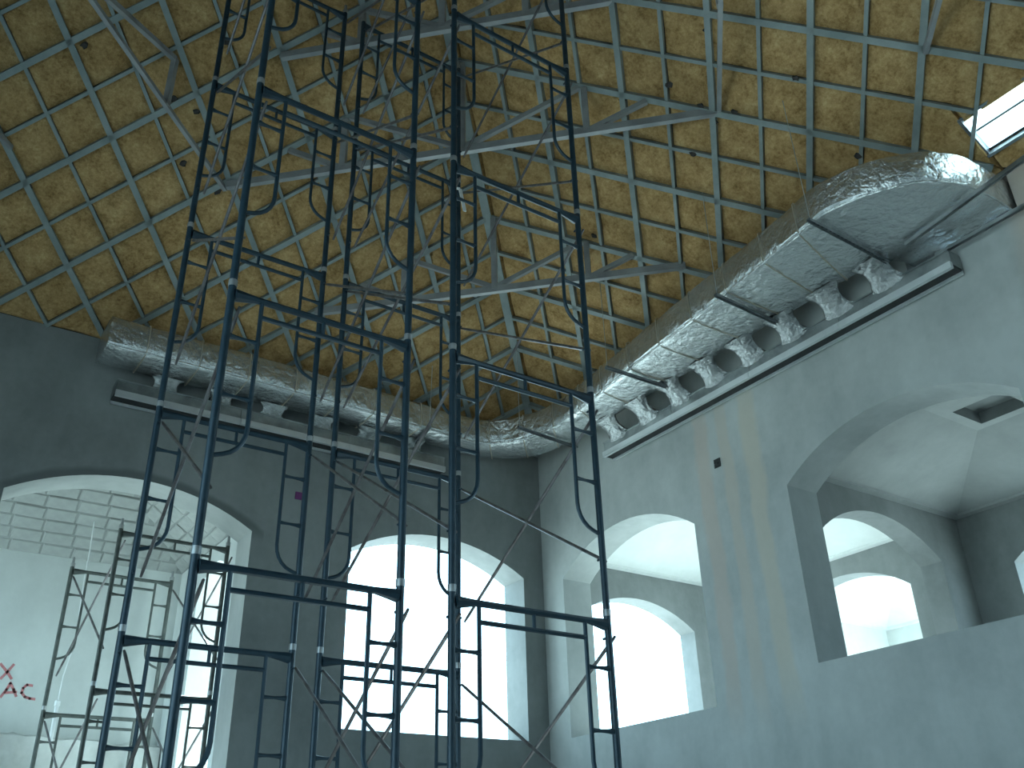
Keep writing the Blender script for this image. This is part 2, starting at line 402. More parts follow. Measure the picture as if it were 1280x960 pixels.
# steel grid lines
def line_in(s, pa, pb, N=400):
    ts = [i / N for i in range(N + 1)]
    ok = [t_ for t_ in ts if all(fn((pa[0] + (pb[0] - pa[0]) * t_, pa[1] + (pb[1] - pa[1]) * t_)) <= 1e-6 for fn in LIM[s])
          and not (s == 'R' and pa[0] + (pb[0] - pa[0]) * t_ > SKY[0] - 0.03 and pa[1] + (pb[1] - pa[1]) * t_ < SKY[3] + 0.03)]
    if len(ok) < 8: return None
    f = lambda t_: (pa[0] + (pb[0] - pa[0]) * t_, pa[1] + (pb[1] - pa[1]) * t_)
    return f(ok[0]), f(ok[-1])
def grid_bar(s, seg, thick):
    n = NL if s == 'L' else NR
    (x0, y0), (x1, y1) = seg
    off = n * (0.035 if thick else 0.03)
    p, q = Vector((x0, y0, zplane(s, x0, y0))) + off, Vector((x1, y1, zplane(s, x1, y1))) + off
    c = (p + q) / 2; mb = MB()
    wd, dp = (0.066, 0.075) if thick else (0.038, 0.055)
    mb.bar(p - c, q - c, wd, dp, n)
    o = mb.build('roof_rafter' if thick else 'roof_purlin', 'stud_steel', ceiling); o.location = c
for s in 'LR':
    for i in range(-14, 15):
        u = U0[s] + i * DU
        seg = line_in(s, ((u + 0) / 2, (0 - u) / 2), ((u + 26) / 2, (26 - u) / 2))
        if seg and abs(u - UH) > 0.15: grid_bar(s, seg, i % 2 == 0)
    for j in range(-14, 18):
        q = S0 + j * DS
        seg = line_in(s, ((-14 + q) / 2, (q + 14) / 2), ((10 + q) / 2, (q - 10) / 2))
        if seg: grid_bar(s, seg, j % 2 == 0)
mb = MB(); hp, hq = Vector((AC, BC, ZT)), Vector((ridge[0][0], ridge[0][1], ZT + K * r0))
mb.bar(hp - Vector((0, 0, 0.05)), hq - Vector((0, 0, 0.05)), 0.11, 0.09, Vector((-1, -1, 2)))
mb.build('hip_rafter', 'stud_steel', ceiling)

# dark tar patches where rafters were bolted
for (x, y, s) in [(283, 52, 'L'), (218, 122, 'L'), (245, 138, 'L'), (228, 203, 'L'), (105, 55, 'L'), (36, 232, 'L'), (272, 238, 'L'), (300, 250, 'L'), (358, 64, 'L'),
                  (725, 105, 'R'), (838, 104, 'R'), (895, 150, 'R'), (886, 35, 'R'), (878, 130, 'R'), (920, 138, 'R'), (996, 95, 'R'), (868, 190, 'R'), (1160, 40, 'R'), (1073, 192, 'R'), (780, 122, 'R'), (790, 319, 'R'), (745, 292, 'R'), (610, 268, 'R')]:
    r = ray(x, y); zt = ZT - HC
    t_ = (zt + K * BC) / (r.z + K * r.y) if s == 'L' else (zt + K * AC) / (r.z + K * r.x)
    c = Vector((r.x * t_, r.y * t_, r.z * t_ + HC)) + (NL if s == 'L' else NR) * 0.055
    mb = MB(); n_ = 9; nn = NL if s == 'L' else NR; e1 = nn.cross(Vector((1, 1, 0))).normalized(); e2 = nn.cross(e1)
    for lay in (0, 1):
        for i in range(n_):
            rr = random.uniform(0.02, 0.045) * (1 if lay == 0 else 0.7); a_ = 2 * math.pi * i / n_
            mb.v.append(e1 * math.cos(a_) * rr * 1.3 + e2 * math.sin(a_) * rr + nn * (0.0 if lay == 0 else 0.012))
    mb.f += [(i, (i + 1) % n_, n_ + (i + 1) % n_, n_ + i) for i in range(n_)] + [tuple(range(n_, 2 * n_))]
    o = mb.build('bolt_patch', 'tar_patch', ceiling); o.location = c

# trusses: ties and webs
def chord_z(x, y): return roof_z(x, y) - 0.09
def truss_bar(name, p, q, wd=0.07, dp=0.05, nrm=Vector((0, 0, 1)), mat='truss_steel'):
    c = (Vector(p) + Vector(q)) / 2; mb = MB(); mb.bar(Vector(p) - c, Vector(q) - c, wd, dp, nrm)
    o = mb.build(name, mat, ceiling); o.location = c
for S, ul, ur in ((9.85, -5.25, 0.0), (11.13, -6.62, 1.40), (13.72, -6.0, 0.75)):
    f = lambda u: ((u + S) / 2, (S - u) / 2)
    zl = (roof_z(*f(ul)) + roof_z(*f(ur))) / 2 - 0.08
    truss_bar('tie_beam', (*f(ul), zl), (*f(ur), zl), 0.06, 0.09)
    uc = (ul + ur) / 2
    pt = lambda u: Vector((*f(u), zl)); pc = lambda u: Vector((*f(u), chord_z(*f(u))))
    truss_bar('king_post', pt(uc), pc(uc), 0.07, 0.07, Vector((1, 1, 0)))
    for sg, ue in ((-1, ul), (1, ur)):
        L = ue - uc
        truss_bar('web_strut', pt(uc) + Vector((0, 0, 0.03)), pc(uc + 0.48 * L), 0.06, 0.05, Vector((1, 1, 0)))
        truss_bar('web_post', pt(uc + 0.5 * L), pc(uc + 0.5 * L), 0.07, 0.07, Vector((1, 1, 0)))
        truss_bar('web_strut', pt(uc + 0.5 * L), pc(uc + 0.74 * L), 0.06, 0.05, Vector((1, 1, 0)))
for (x0, y0, L, webs) in ((2.26, 8.95, 5.0, True), (6.24, 4.82, 5.4, True), (0.05, 9.25, 4.2, False), (6.93, 2.90, 3.2, False)):
    z0_ = roof_z(x0, y0) - 0.08
    truss_bar('tie_beam', (x0, y0, z0_), (x0 - L, y0 - L, z0_), 0.045, 0.05)
    if webs:
        for k_ in (0.98,):
            truss_bar('web_post', (x0 - k_, y0 - k_, z0_), (x0 - k_, y0 - k_, chord_z(x0 - k_, y0 - k_)), 0.06, 0.06, Vector((1, -1, 0)))
            truss_bar('web_strut', (x0 - k_, y0 - k_, chord_z(x0 - k_, y0 - k_)), (x0 - k_ - 1.3, y0 - k_ - 1.3, z0_), 0.06, 0.05, Vector((1, -1, 0)))

# skylight in the right plane
mb = MB(); zs = lambda x: ZT + K * (AC - x) + UPOFF + 0.02
for (xa, xb) in ((SKY[0], (SKY[0] + SKY[1]) / 2 - 0.006), ((SKY[0] + SKY[1]) / 2 + 0.006, SKY[1])):
    pass
sky = bpy.data.objects.new('window_1', None); COL.objects.link(sky); struct(sky)
xm = (SKY[0] + SKY[1]) / 2
for xa, xb in ((SKY[0], xm - 0.008), (xm + 0.008, SKY[1])):
    for ya, yb in ((SKY[2], 2.15), (2.17, SKY[3])):
        mb = MB()
        mb.add([(xa, ya, zs(xa)), (xb, ya, zs(xb)), (xb, yb, zs(xb)), (xa, yb, zs(xa)),
                (xa, ya, zs(xa) + .01), (xb, ya, zs(xb) + .01), (xb, yb, zs(xb) + .01), (xa, yb, zs(xa) + .01)],
               [(0, 1, 2, 3), (7, 6, 5, 4), (0, 1, 5, 4), (1, 2, 6, 5), (2, 3, 7, 6), (3, 0, 4, 7)])
        mb.build('pane', 'skylight_sheet', sky)
mb = MB(); mb.bar((xm, SKY[2], zs(xm) - 0.012), (xm, SKY[3], zs(xm) - 0.012), 0.02, 0.02, NR); mb.build('glazing_bar', 'strut_grey', sky)
mb = MB()
for xx in (SKY[0] - 0.015, SKY[1] + 0.015): mb.bar((xx, SKY[2] - 0.03, zs(xx) - 0.06), (xx, SKY[3] + 0.03, zs(xx) - 0.06), 0.03, 0.13, NR)
for yy in (SKY[2] - 0.015, SKY[3] + 0.015): mb.bar((SKY[0] - 0.03, yy, zs(SKY[0]) - 0.06), (SKY[1] + 0.03, yy, zs(SKY[1]) - 0.06), 0.03, 0.13, NR)
mb.build('window_frame', 'strut_grey', sky)

# ---------------------------------------------------------------- annexes seen through the openings
def hip_ceiling(name, x0, x1, y0, y1, z, run, rise, mat, hatch=None):
    mb = MB(); c = 0.10
    o = [(x0, y0), (x1, y0), (x1, y1), (x0, y1)]
    lip = [(x0 + c, y0 + c), (x1 - c, y0 + c), (x1 - c, y1 - c), (x0 + c, y1 - c)]
    i = [(x0 + run, y0 + run), (x1 - run, y0 + run), (x1 - run, y1 - run), (x0 + run, y1 - run)]
    mb.add([(*p, z) for p in o] + [(*p, z + 0.015) for p in lip] + [(*p, z + 0.05) for p in lip] + [(*p, z + rise) for p in i],
           [(a_ + k_, a_ + (k_ + 1) % 4, a_ + 4 + (k_ + 1) % 4, a_ + 4 + k_) for a_ in (0, 4, 8) for k_ in range(4)])
    loops = [i]
    if hatch: hx0, hx1, hy0, hy1 = hatch; loops.append([(hx0, hy0), (hx1, hy0), (hx1, hy1), (hx0, hy1)])
    tr2 = tessellate_polygon([[Vector((*p, 0)) for p in l] for l in loops])
    mb.add([(*p, z + rise) for l in loops for p in l], [tuple(q) for q in tr2])
    ob = struct(mb.build(name, mat, fix=False))
    if hatch:
        hb = MB(); d = 0.16
        hb.add([(hx0, hy0, z + rise), (hx1, hy0, z + rise), (hx1, hy1, z + rise), (hx0, hy1, z + rise)] + [(hx0, hy0, z + rise + d), (hx1, hy0, z + rise + d), (hx1, hy1, z + rise + d), (hx0, hy1, z + rise + d)],
               [(0, 1, 5, 4), (1, 2, 6, 5), (2, 3, 7, 6), (3, 0, 4, 7), (4, 5, 6, 7)])
        hb.build('hatch_recess', 'plaster_grey', ob, fix=False)
    return ob
ZC = 4.58 + HC
B1, A1 = 7.05, 12.9
RX0 = AC + TH
# right annex: partition towards the corner room, far wall, near partition
wall('wall_annex_partition', 'y', B1, 0.34, RX0, A1, 0, ZC + 0.02, [(9.68, 12.26, 1.72 + HC, 3.86 + HC, 4.33 + HC)], 'plaster_grey')
wall('wall_annex_far', 'x', A1, 0.35, 2.4, 11.8, 0, ZC + 0.02, [(3.72, 6.38, 1.9 + HC, 3.77 + HC, 4.2 + HC), (8.0, 10.45, 0.3, 3.87 + HC, 4.3 + HC)], 'plaster_grey')
wall('wall_annex_near', 'y', 2.4, 0.3, RX0, A1, 0, ZC + 0.02, [], 'plaster_grey')
hip_ceiling('ceiling_annex', RX0, A1, 2.7, B1, ZC, 1.35, 0.58, 'ceiling_bare', (10.75, 11.4, 4.9, 5.55))
# corner room beyond the small right window
B2 = 11.45
wall('wall_corner_room', 'y', B2, 0.35, RX0, A1, 0, ZC + 0.02, [(9.25, 11.74, 0.3, 3.75 + HC, 4.15 + HC)], 'plaster_grey')
wall('wall_corner_return', 'x', RX0 - TH, TH, BC + TH, B2 + 0.35, 0, ZC + 0.02, [], 'plaster_grey')
hip_ceiling('ceiling_corner_room', RX0, A1, B1 + 0.34, B2, ZC, 1.35, 0.58, 'ceiling_white')
# room beyond that, its far corner shows through two arches
wall('wall_outer_far', 'x', 18.0, 0.3, 6.6, 12.3, 0, ZC + 0.02, [(7.2, 10.6, 0.3, 3.3 + HC, 3.8 + HC)], 'plaster_light')
wall('wall_outer_side', 'y', 11.97, 0.3, A1 + 0.35, 18.0, 0, ZC + 0.02, [(13.9, 15.2, 0.3, 3.0 + HC, 3.4 + HC), (15.6, 17.2, 0.3, 2.4 + HC, 2.8 + HC)], 'plaster_light')
hip_ceiling('ceiling_outer_room', A1 + 0.35, 18.0, 6.6, 11.97, ZC, 1.5, 0.64, 'ceiling_white')

# left annex with a hipped ceiling of bare blocks
LX0, LX1, LY0, LY1 = -0.30, 3.75, BC + TH, 14.0
ZB = 0.3024 * LY1 + HC
wall_annex_left = wall('wall_annex_left', 'y', LY1, 0.4, LX0 - 0.4, LX1 + 0.4, 0, ZB + 0.05, [], 'plaster_light')
wall('wall_annex_return', 'x', LX1, 0.4, LY0, LY1, 0, ZB + 0.05, [(11.75, 13.05, 0.4, 3.6 + HC, 3.98 + HC)], 'plaster_light')
wall('wall_annex_end', 'x', LX0 - 0.4, 0.4, LY0, LY1, 0, ZB + 0.05, [(11.6, 13.8, 0.2, 3.6 + HC, 4.0 + HC)], 'plaster_light')  # unseen opening, added to light the annex
KB = 0.70; half = (LX1 - LX0) / 2; xmid = (LX0 + LX1) / 2
mb = MB(); zr = ZB + KB * half; yap = LY1 - half
mb.add([(LX0, LY0, ZB), (LX1, LY0, ZB), (LX1, LY1, ZB), (LX0, LY1, ZB), (xmid, yap, zr), (xmid, LY0, zr)],
       [(2, 3, 4), (1, 2, 4, 5), (3, 0, 5, 4)])
ceil_l = struct(mb.build('ceiling_annex_left', 'mortar', fix=False))
BL, BH, JT = 0.40, 0.20, 0.016
def block_mesh(l):
    mb = MB(); x0, x1 = JT / 2, l - JT / 2; y0, y1 = JT / 2, BH - JT / 2; d = 0.014; c = 0.014
    mb.add([(x0, y0, 0), (x1, y0, 0), (x1, y1, 0), (x0, y1, 0), (x0 + c, y0 + c, d), (x1 - c, y0 + c, d), (x1 - c, y1 - c, d), (x0 + c, y1 - c, d)],
           [(0, 1, 5, 4), (1, 2, 6, 5), (2, 3, 7, 6), (3, 0, 4, 7), (4, 5, 6, 7)])
    return mb.mesh('block', 'block')
BM = {}
def lay_blocks(origin, ex_, ey_, width_fn, rows):
    nz = ex_.cross(ey_).normalized()
    for r_ in range(rows):
        lo, hi = width_fn((r_ + 0.5) * BH); u = lo - (BL / 2 if r_ % 2 else 0)
        while u < hi - 0.05:
            a_, b_ = max(u, lo), min(u + BL, hi)
            if b_ - a_ > 0.08:
                key = round(b_ - a_, 2)
                if key not in BM: BM[key] = block_mesh(key)
                o = bpy.data.objects.new('block', BM[key]); COL.objects.link(o); o.parent = ceil_l
                p = origin + ex_ * a_ + ey_ * (r_ * BH) + nz * random.uniform(-0.004, 0.012)
                M = Matrix((ex_, ey_, nz)).transposed().to_4x4(); M.translation = p
                o.matrix_local = M @ Matrix.Rotation(random.uniform(-0.02, 0.02), 4, 'Z') @ Matrix.Rotation(random.uniform(-0.03, 0.03), 4, 'X')
            u += BL
cs = 1 / math.sqrt(1 + KB * KB); sl = half / cs; rows = int(sl / BH)
eyb = Vector((0, -1, KB)).normalized(); lay_blocks(Vector((LX0, LY1, ZB)), Vector((1, 0, 0)), eyb, lambda h: (h * cs, (LX1 - LX0) - h * cs), rows)
eyr = Vector((-1, 0, KB)).normalized(); lay_blocks(Vector((LX1, LY1, ZB)), Vector((0, -1, 0)), eyr, lambda h: (h * cs, LY1 - LY0), rows)

# rough broken masonry ledge along the foot of the annex wall
mb = MB(); nx, nz_ = 60, 14; zl = 1.85 + HC
from mathutils import noise as mn
grid = []
for i in range(nx + 1):
    x = LX0 + 0.02 + (LX1 - LX0 - 0.04) * i / nx; col_ = []
    top = zl - 0.10 * max(0, (x - 1.5)) * 0.35 + 0.05 * mn.noise(Vector((x * 3, 1, 0)))
    for j in range(nz_ + 1):
        if j < nz_ - 2: z = 0.0 + (top) * j / (nz_ - 3); y = LY1 - 0.34 + 0.09 * mn.noise(Vector((x * 2.6, z * 2.6, 3))) + 0.04 * mn.noise(Vector((x * 9, z * 9, 3))) + 0.10 * (z / zl)
        else:
            k_ = (j - nz_ + 3) / 3; z = top + 0.05 * k_ + 0.03 * mn.noise(Vector((x * 7, k_ * 4, 8))); y = LY1 - 0.24 + 0.235 * k_
        col_.append((x, y, z))
    grid.append(col_)
mb.add([p for c_ in grid for p in c_], [(i * (nz_ + 1) + j, (i + 1) * (nz_ + 1) + j, (i + 1) * (nz_ + 1) + j + 1, i * (nz_ + 1) + j + 1) for i in range(nx) for j in range(nz_)])
tag(mb.build('masonry_ledge', 'rubble', smooth=True), 'rough pale broken masonry ledge along the foot of the annex wall', 'ledge')

# red hand-painted letters on the annex wall
def strokes(name, lines, parent):
    mb = MB()
    for ln in lines:
        pts = [pix_y(x, y, LY1 - 0.002) for x, y in ln]
        for p, q in zip(pts, pts[1:]):
            d = (q - p).normalized() * 0.012; mb.bar(p - d, q + d, 0.032, 0.003, Vector((0, 1, 0)))
    return mb.build(name, 'red_paint', parent)
gr = bpy.data.objects.new('wall_lettering', None); COL.objects.link(gr)
tag(gr, 'red hand-painted letters X and AC on the pale annex wall', 'lettering')
strokes('letter_x', [[(1, 830), (9, 840), (14, 848)], [(17, 831), (10, 839), (1, 848)]], gr)
strokes('letter_a', [[(1, 871), (8, 862), (13, 854), (17, 862), (20, 870)], [(6, 866), (20, 865)]], gr)
strokes('letter_c', [[(40, 857), (34, 856), (29, 860), (27, 866), (31, 871), (37, 873), (43, 874)]], gr)

# ---------------------------------------------------------------- scaffolds
W = 1.219
def build_proto(mat):
    d = {}
    mb = MB(); mb.tube([(0, 0, 0.0), (0, 0, P - 0.015)], 0.0245, 10); d['leg'] = mb.mesh('leg', mat, True)
    mb = MB(); z = P - 0.075
    mb.tube([(0.02, 0, z - 0.012), (0.09, 0, z - 0.006), (0.17, 0, z), (W / 2, 0, z), (W - 0.17, 0, z), (W - 0.09, 0, z - 0.006), (W - 0.02, 0, z - 0.012)],
            [0.042, 0.032, 0.022, 0.022, 0.022, 0.032, 0.042], 8); d['top_bar'] = mb.mesh('top_bar', mat, True)
    mb = MB(); mb.tube([(0.2, 0, P - 0.19), (W - 0.2, 0, P - 0.19)], 0.016, 8); d['lower_bar'] = mb.mesh('lower_bar', mat, True)
    mb = MB(); mb.tube([(W / 2, 0, P - 0.19), (W / 2, 0, P - 0.075)], 0.013, 8); d['spacer'] = mb.mesh('spacer', mat, True)
    for nm, sx, ox in (('inner_post', 1, 0.0), ('inner_post_mirrored', -1, W)):
        mb = MB(); pts = [(ox + sx * 0.195, 0, P - 0.08), (ox + sx * 0.195, 0, P - 0.95)]
        for k_ in range(1, 7):
            a_ = k_ / 6 * math.pi / 2; pts.append((ox + sx * (0.195 - 0.17 * (1 - math.cos(a_))), 0, P - 0.95 - 0.19 * math.sin(a_)))
        pts[-1] = (ox + sx * 0.02, 0, P - 1.15)
        mb.tube(pts, 0.0145, 8); d[nm] = mb.mesh('inner_post', mat, True)
    for nm, sx, ox in (('rung', 1, 0.0), ('rung_mirrored', -1, W)):
        mb = MB(); mb.tube([(ox + sx * x, 0, 0) for x in (0.02, 0.06, 0.11, 0.155, 0.19)], [0.021, 0.014, 0.011, 0.013, 0.017], 8); d[nm] = mb.mesh('rung', mat, True)
    mb = MB(); mb.tube([(0, 0, -0.02), (0, 0, 0.025)], 0.0275, 10); d['collar'] = mb.mesh('coupling_collar', 'collar_zinc', True)
    mb = MB(); mb.tube([(0, -0.02, 0), (0, 0.055, 0)], 0.009, 6); d['stud'] = mb.mesh('lock_pin', mat, True)
    mb = MB(); mb.tube([(0, 0, 0), (0, 0, 0.09)], 0.017, 8); d['spigot'] = mb.mesh('spigot', 'collar_zinc', True)
    return d
PROTO = build_proto('scaffold_paint'); PROTO3 = build_proto('scaffold_old_paint')
def add_frame(tower, D, x, y, z, top=False, sgn=1):
    fr = obj('scaffold_frame', D['top_bar'], tower, (x, y, z))
    for ox in (0, W):
        obj('leg', D['leg'], fr, (ox, 0, 0)); obj('coupling_collar', D['collar'], fr, (ox, 0, P - 0.01))
        for zz in (0.22, 0.9): obj('lock_pin', D['stud'], fr, (ox, 0, zz * P), (0, 0, 0 if sgn > 0 else math.pi))
        if top: obj('spigot', D['spigot'], fr, (ox, 0, P))
    obj('lower_bar', D['lower_bar'], fr); obj('spacer', D['spacer'], fr)
    obj('inner_post', D['inner_post'], fr); obj('inner_post', D['inner_post_mirrored'], fr)
    for zz in (P - 0.375, P - 0.765):
        obj('rung', D['rung'], fr, (0, 0, zz)); obj('rung', D['rung_mirrored'], fr, (0, 0, zz))
    return fr
def brace(tower, p, q):
    p, q = Vector(p), Vector(q); c = (p + q) / 2; mb = MB()
    d = (q - p).normalized()
    mb.tube([p - c - d * 0.03, p - c + d * 0.04, q - c - d * 0.04, q - c + d * 0.03], [0.009, 0.0125, 0.0125, 0.009], 8)
    o = mb.build('cross_brace', 'brace_galvanised', tower, smooth=True); o.location = c
def tower(name, D, xn, yn, xf, yf, z0, lifts, label, scale=1.0, group=None, skip=()):
    t_ = bpy.data.objects.new(name, None); COL.objects.link(t_); tag(t_, label, 'scaffold', group)
    t_.location = (xn, yn, z0); t_.scale = (scale,) * 3
    dx, dy = (xf - xn) / scale, (yf - yn) / scale
    for k_ in range(lifts):
        add_frame(t_, D, 0, 0, k_ * P, k_ == lifts - 1, 1); add_frame(t_, D, dx, dy, k_ * P, k_ == lifts - 1, -1)
        zb, zt_ = (k_ + 0.22) * P, (k_ + 0.9) * P
        for ox in (0, W):
            e_ = 0.045 if ox else -0.0
            brace(t_, (ox + 0.034, 0.03, zb), (dx + ox + 0.034, dy - 0.03, zt_))
            brace(t_, (ox + 0.062, 0.03, zt_), (dx + ox + 0.062, dy - 0.03, zb))
    for (bx, by) in ((0, 0), (W, 0), (dx, dy), (dx + W, dy)):
        h_ = z0 / scale + 0.0
        mb = MB(); mb.box((-0.07, -0.07, -h_ + 0.0), (0.07, 0.07, -h_ + 0.008))
        if h_ > 0.02: mb.tube([(0, 0, -h_ + 0.005), (0, 0, 0.02)], 0.017, 8)
        o = mb.build('base_plate', 'brace_galvanised', t_); o.location = (bx, by, 0)
    return t_
tower('scaffold_tower', PROTO, 0.799 * P, 2.86 * P, 0.857 * P, 3.95 * P, 0.008, 6, 'tall blue steel frame scaffold tower standing before the block-ceilinged annex arch')
tower('scaffold_tower', PROTO, 1.708 * P, 2.83 * P, 1.703 * P, 3.95 * P, 0.008, 6, 'tall blue steel frame scaffold tower standing nearer the room corner and stained wall')
P3S = 1.83 / P
tower('scaffold_tower', PROTO3, 1.2476 * 1.83, 11.47, 1.16 * 1.83, 13.30, 5.74 - 3 * 1.83 - 0.0, 3, 'low weathered grey scaffold tower inside the annex behind the arch', P3S)

# white strip tied to a scaffold leg
mb = MB(); p0, p1 = pix_y(575, 236, 3.95 * P - 0.06), pix_y(581, 264, 3.95 * P - 0.10)
mb.bar(p0, p1, 0.035, 0.012, Vector((0, 1, 0.2)))
mb.bar(p0 + Vector((-0.05, 0.03, 0.01)), p0 + Vector((0.0, 0.0, 0.0)), 0.03, 0.012, Vector((0, 0, 1)))
tag(mb.build('cloth_strip', 'white_plastic'), 'short white strip hanging from a scaffold leg', 'cloth strip')

# hanging work lamp in the annex
lamp = bpy.data.objects.new('work_lamp', None); COL.objects.link(lamp); lamp.location = (0, 0, 0)
tag(lamp, 'white tube work lamp hanging on a thin cord in the annex', 'lamp')
YB = 13.42
mb = MB(); pts = [pix_y(x, y, YB) for x, y in ((118, 650), (112, 690), (106, 720), (100, 760), (95, 800), (87, 822), (79, 845), (74, 868), (72.5, 876))]
mb.tube(pts, 0.008, 6); mb.build('cord', 'white_plastic', lamp)
mb = MB(); a_, b_ = pix_y(72.5, 875, YB), pix_y(63, 928, YB)
d = (b_ - a_); mb.tube([a_, a_ + d * 0.03, a_ + d * 0.14, a_ + d * 0.16], [0.02, 0.035, 0.035, 0.02], 10); mb.build('lamp_holder', 'white_plastic', lamp)
mb = MB(); mb.tube([a_ + d * 0.15, a_ + d * 0.97, b_], [0.026, 0.026, 0.012], 10); mb.build('tube', 'white_plastic', lamp)

# ---------------------------------------------------------------- foil-wrapped duct along both walls
ZD, ZU = 5.63 + HC, 6.01 + HC
near = [(1.52, 10.20), (3.0, 10.20), (4.6, 10.22), (5.8, 10.28), (6.35, 10.30), (6.75, 10.24), (7.02, 10.02), (7.2, 9.65), (7.27, 9.2), (7.22, 8.6), (7.08, 7.6), (6.96, 6.6), (6.84, 5.6), (6.72, 4.7), (6.65, 4.2), (6.73, 3.82), (6.88, 3.52), (7.10, 3.29), (7.36, 3.15), (7.75, 3.09), (8.7, 3.08)]
far = [(1.52, 10.78), (3.0, 10.78), (4.6, 10.78), (5.8, 10.78), (6.6, 10.78), (7.1, 10.72), (7.45, 10.52), (7.68, 10.2), (7.78, 9.7), (7.80, 8.8), (7.80, 7.6), (7.80, 6.6), (7.80, 5.6), (7.80, 4.9), (7.81, 4.6), (7.83, 4.45), (7.87, 4.36), (7.93, 4.30), (8.0, 4.26), (8.12, 4.24), (8.7, 4.24)]
def catmull(pts, per):
    out = []
    for i in range(len(pts) - 1):
        p = [Vector((*pts[max(0, min(len(pts) - 1, i + k_))], 0)) for k_ in (-1, 0, 1, 2)]
        for k_ in range(per):
            s = k_ / per
            out.append(0.5 * ((2 * p[1]) + (p[2] - p[0]) * s + (2 * p[0] - 5 * p[1] + 4 * p[2] - p[3]) * s * s + (3 * p[1] - p[0] - 3 * p[2] + p[3]) * s ** 3))
    out.append(Vector((*pts[-1], 0))); return out
NE, FE = catmull(near, 8), catmull(far, 8)
def section(nv, fv, zd=ZD, zu=ZU, grow=0.0):
    d = (fv - nv).normalized(); a_ = nv - d * grow; b_ = fv + d * grow; zd -= grow; zu += grow; c = 0.035
    pts = []
    for k_ in range(7):                 # underside
        s = k_ / 6; q = a_ + (b_ - a_) * s; pts.append((q.x, q.y, zd - 0.012 * math.sin(math.pi * s)))
    pts[0] = ((a_ + d * c).x, (a_ + d * c).y, zd); pts[6] = ((b_ - d * c).x, (b_ - d * c).y, zd)
    for q, z in ((b_, zd + c), (b_, (zd + zu) / 2), (b_, zu - c), (b_ - d * c, zu), ((a_ + b_) / 2, zu + 0.01), (a_ + d * c, zu), (a_, zu - c), (a_ - d * 0.008, zd + 0.66 * (zu - zd)), (a_ - d * 0.008, zd + 0.33 * (zu - zd)), (a_, zd + c)):
        pts.append((q.x, q.y, z))
    return pts
secs = [section(n_, f_) for n_, f_ in zip(NE, FE)]
ns = len(secs[0]); mb = MB(); vs_ = []
for i, s in enumerate(secs):
    for k_, p in enumerate(s):
        pv = Vector(p); vs_.append(pv + Vector((mn.noise(pv * 4), mn.noise(pv * 4 + Vector((9, 0, 0))), mn.noise(pv * 5 + Vector((0, 7, 0))))) * 0.016)
fs_ = [(i * ns + k_, i * ns + (k_ + 1) % ns, (i + 1) * ns + (k_ + 1) % ns, (i + 1) * ns + k_) for i in range(len(secs) - 1) for k_ in range(ns)]
fs_ += [tuple(range(ns)), tuple((len(secs) - 1) * ns + k_ for k_ in range(ns))]
mb.add(vs_, fs_)
duct = mb.build('air_duct', 'foil', smooth=True)
tag(duct, 'large silver foil-wrapped air duct bending round the room corner under the roof', 'duct')
# wire ties round the wrap
acc = 0.0; last = None; want = 0.28
for i in range(1, len(NE) - 3):
    acc += (NE[i] - NE[i - 1]).length
    if acc > want and i < 14 * 8:
        acc = 0; want = random.uniform(0.42, 0.62)
        s = section(NE[i], FE[i], grow=0.008); mb = MB(); mb.tube([Vector(p) for p in s] + [Vector(s[0])], 0.0055, 5, cap=False)
        mb.build('wire_tie', 'tape_tan', duct, smooth=True)
# crinkled seam flange along the lower near edge
mb = MB(); pts = []
for i, (n_, f_) in enumerate(zip(NE, FE)):
    d = (f_ - n_).normalized(); pts.append(Vector((n_.x, n_.y, ZD)) + d * 0.012 + Vector((random.uniform(-.006, .006), random.uniform(-.006, .006), random.uniform(-.008, .006))))
mb.tube(pts, [0.012 + random.uniform(-0.004, 0.006) for _ in pts], 6); mb.build('seam_fold', 'foil', duct, smooth=True)

# slot diffusers with plenum boxes along the walls
def diffuser(label, axis, face, u0, u1, z, wallp, joints):
    """axis 'x': runs along x on the plane y = wallp ; 'y': runs along y on x = wallp"""
    def pt(u, d, zz): return (u, face + d, zz) if axis == 'x' else (face + d, u, zz)
    def bx(ua, ub, da, db, za, zb):
        p, q = pt(ua, da, za), pt(ub, db, zb)
        return tuple(min(a_, b_) for a_, b_ in zip(p, q)), tuple(max(a_, b_) for a_, b_ in zip(p, q))
    root = bpy.data.objects.new('slot_diffuser', None); COL.objects.link(root); tag(root, label, 'diffuser', 'slot diffusers under the duct')
    W_ = wallp - face
    cuts = [u0] + joints + [u1]
    for ua, ub in zip(cuts, cuts[1:]):
        mb = MB(); mb.box(*bx(ua + 0.004, ub - 0.004, 0.012, W_ - 0.02, z + 0.045, z + 0.22)); 
        mb.box(*bx(ua + 0.004, ub - 0.004, 0.0, 0.014, z + 0.03, z + 0.06)); mb.box(*bx(ua + 0.004, ub - 0.004, -0.004, 0.016, z + 0.21, z + 0.225))
        mb.build('plenum_box', 'galvanised', root)
        mb = MB(); mb.box(*bx(ua + 0.003, ub - 0.003, -0.022, 0.022, z, z + 0.075)); mb.build('inner_flange', 'aluminium', root)
        mb = MB(); mb.box(*bx(ua, ub, 0.022, W_ - 0.062, z + 0.018, z + 0.043)); mb.build('slot', 'dark_slot', root)
        mb = MB(); mb.box(*bx(ua + 0.003, ub - 0.003, W_ - 0.062, W_ - 0.036, z - 0.012, z + 0.03)); mb.build('outer_flange', 'aluminium', root)
    return root
ZS = 5.22 + HC
diffuser('long linear slot diffuser under the duct on the stained wall beside the big arch', 'y', 7.93, 3.70, 9.07, ZS, AC, [5.05, 6.35, 7.7])
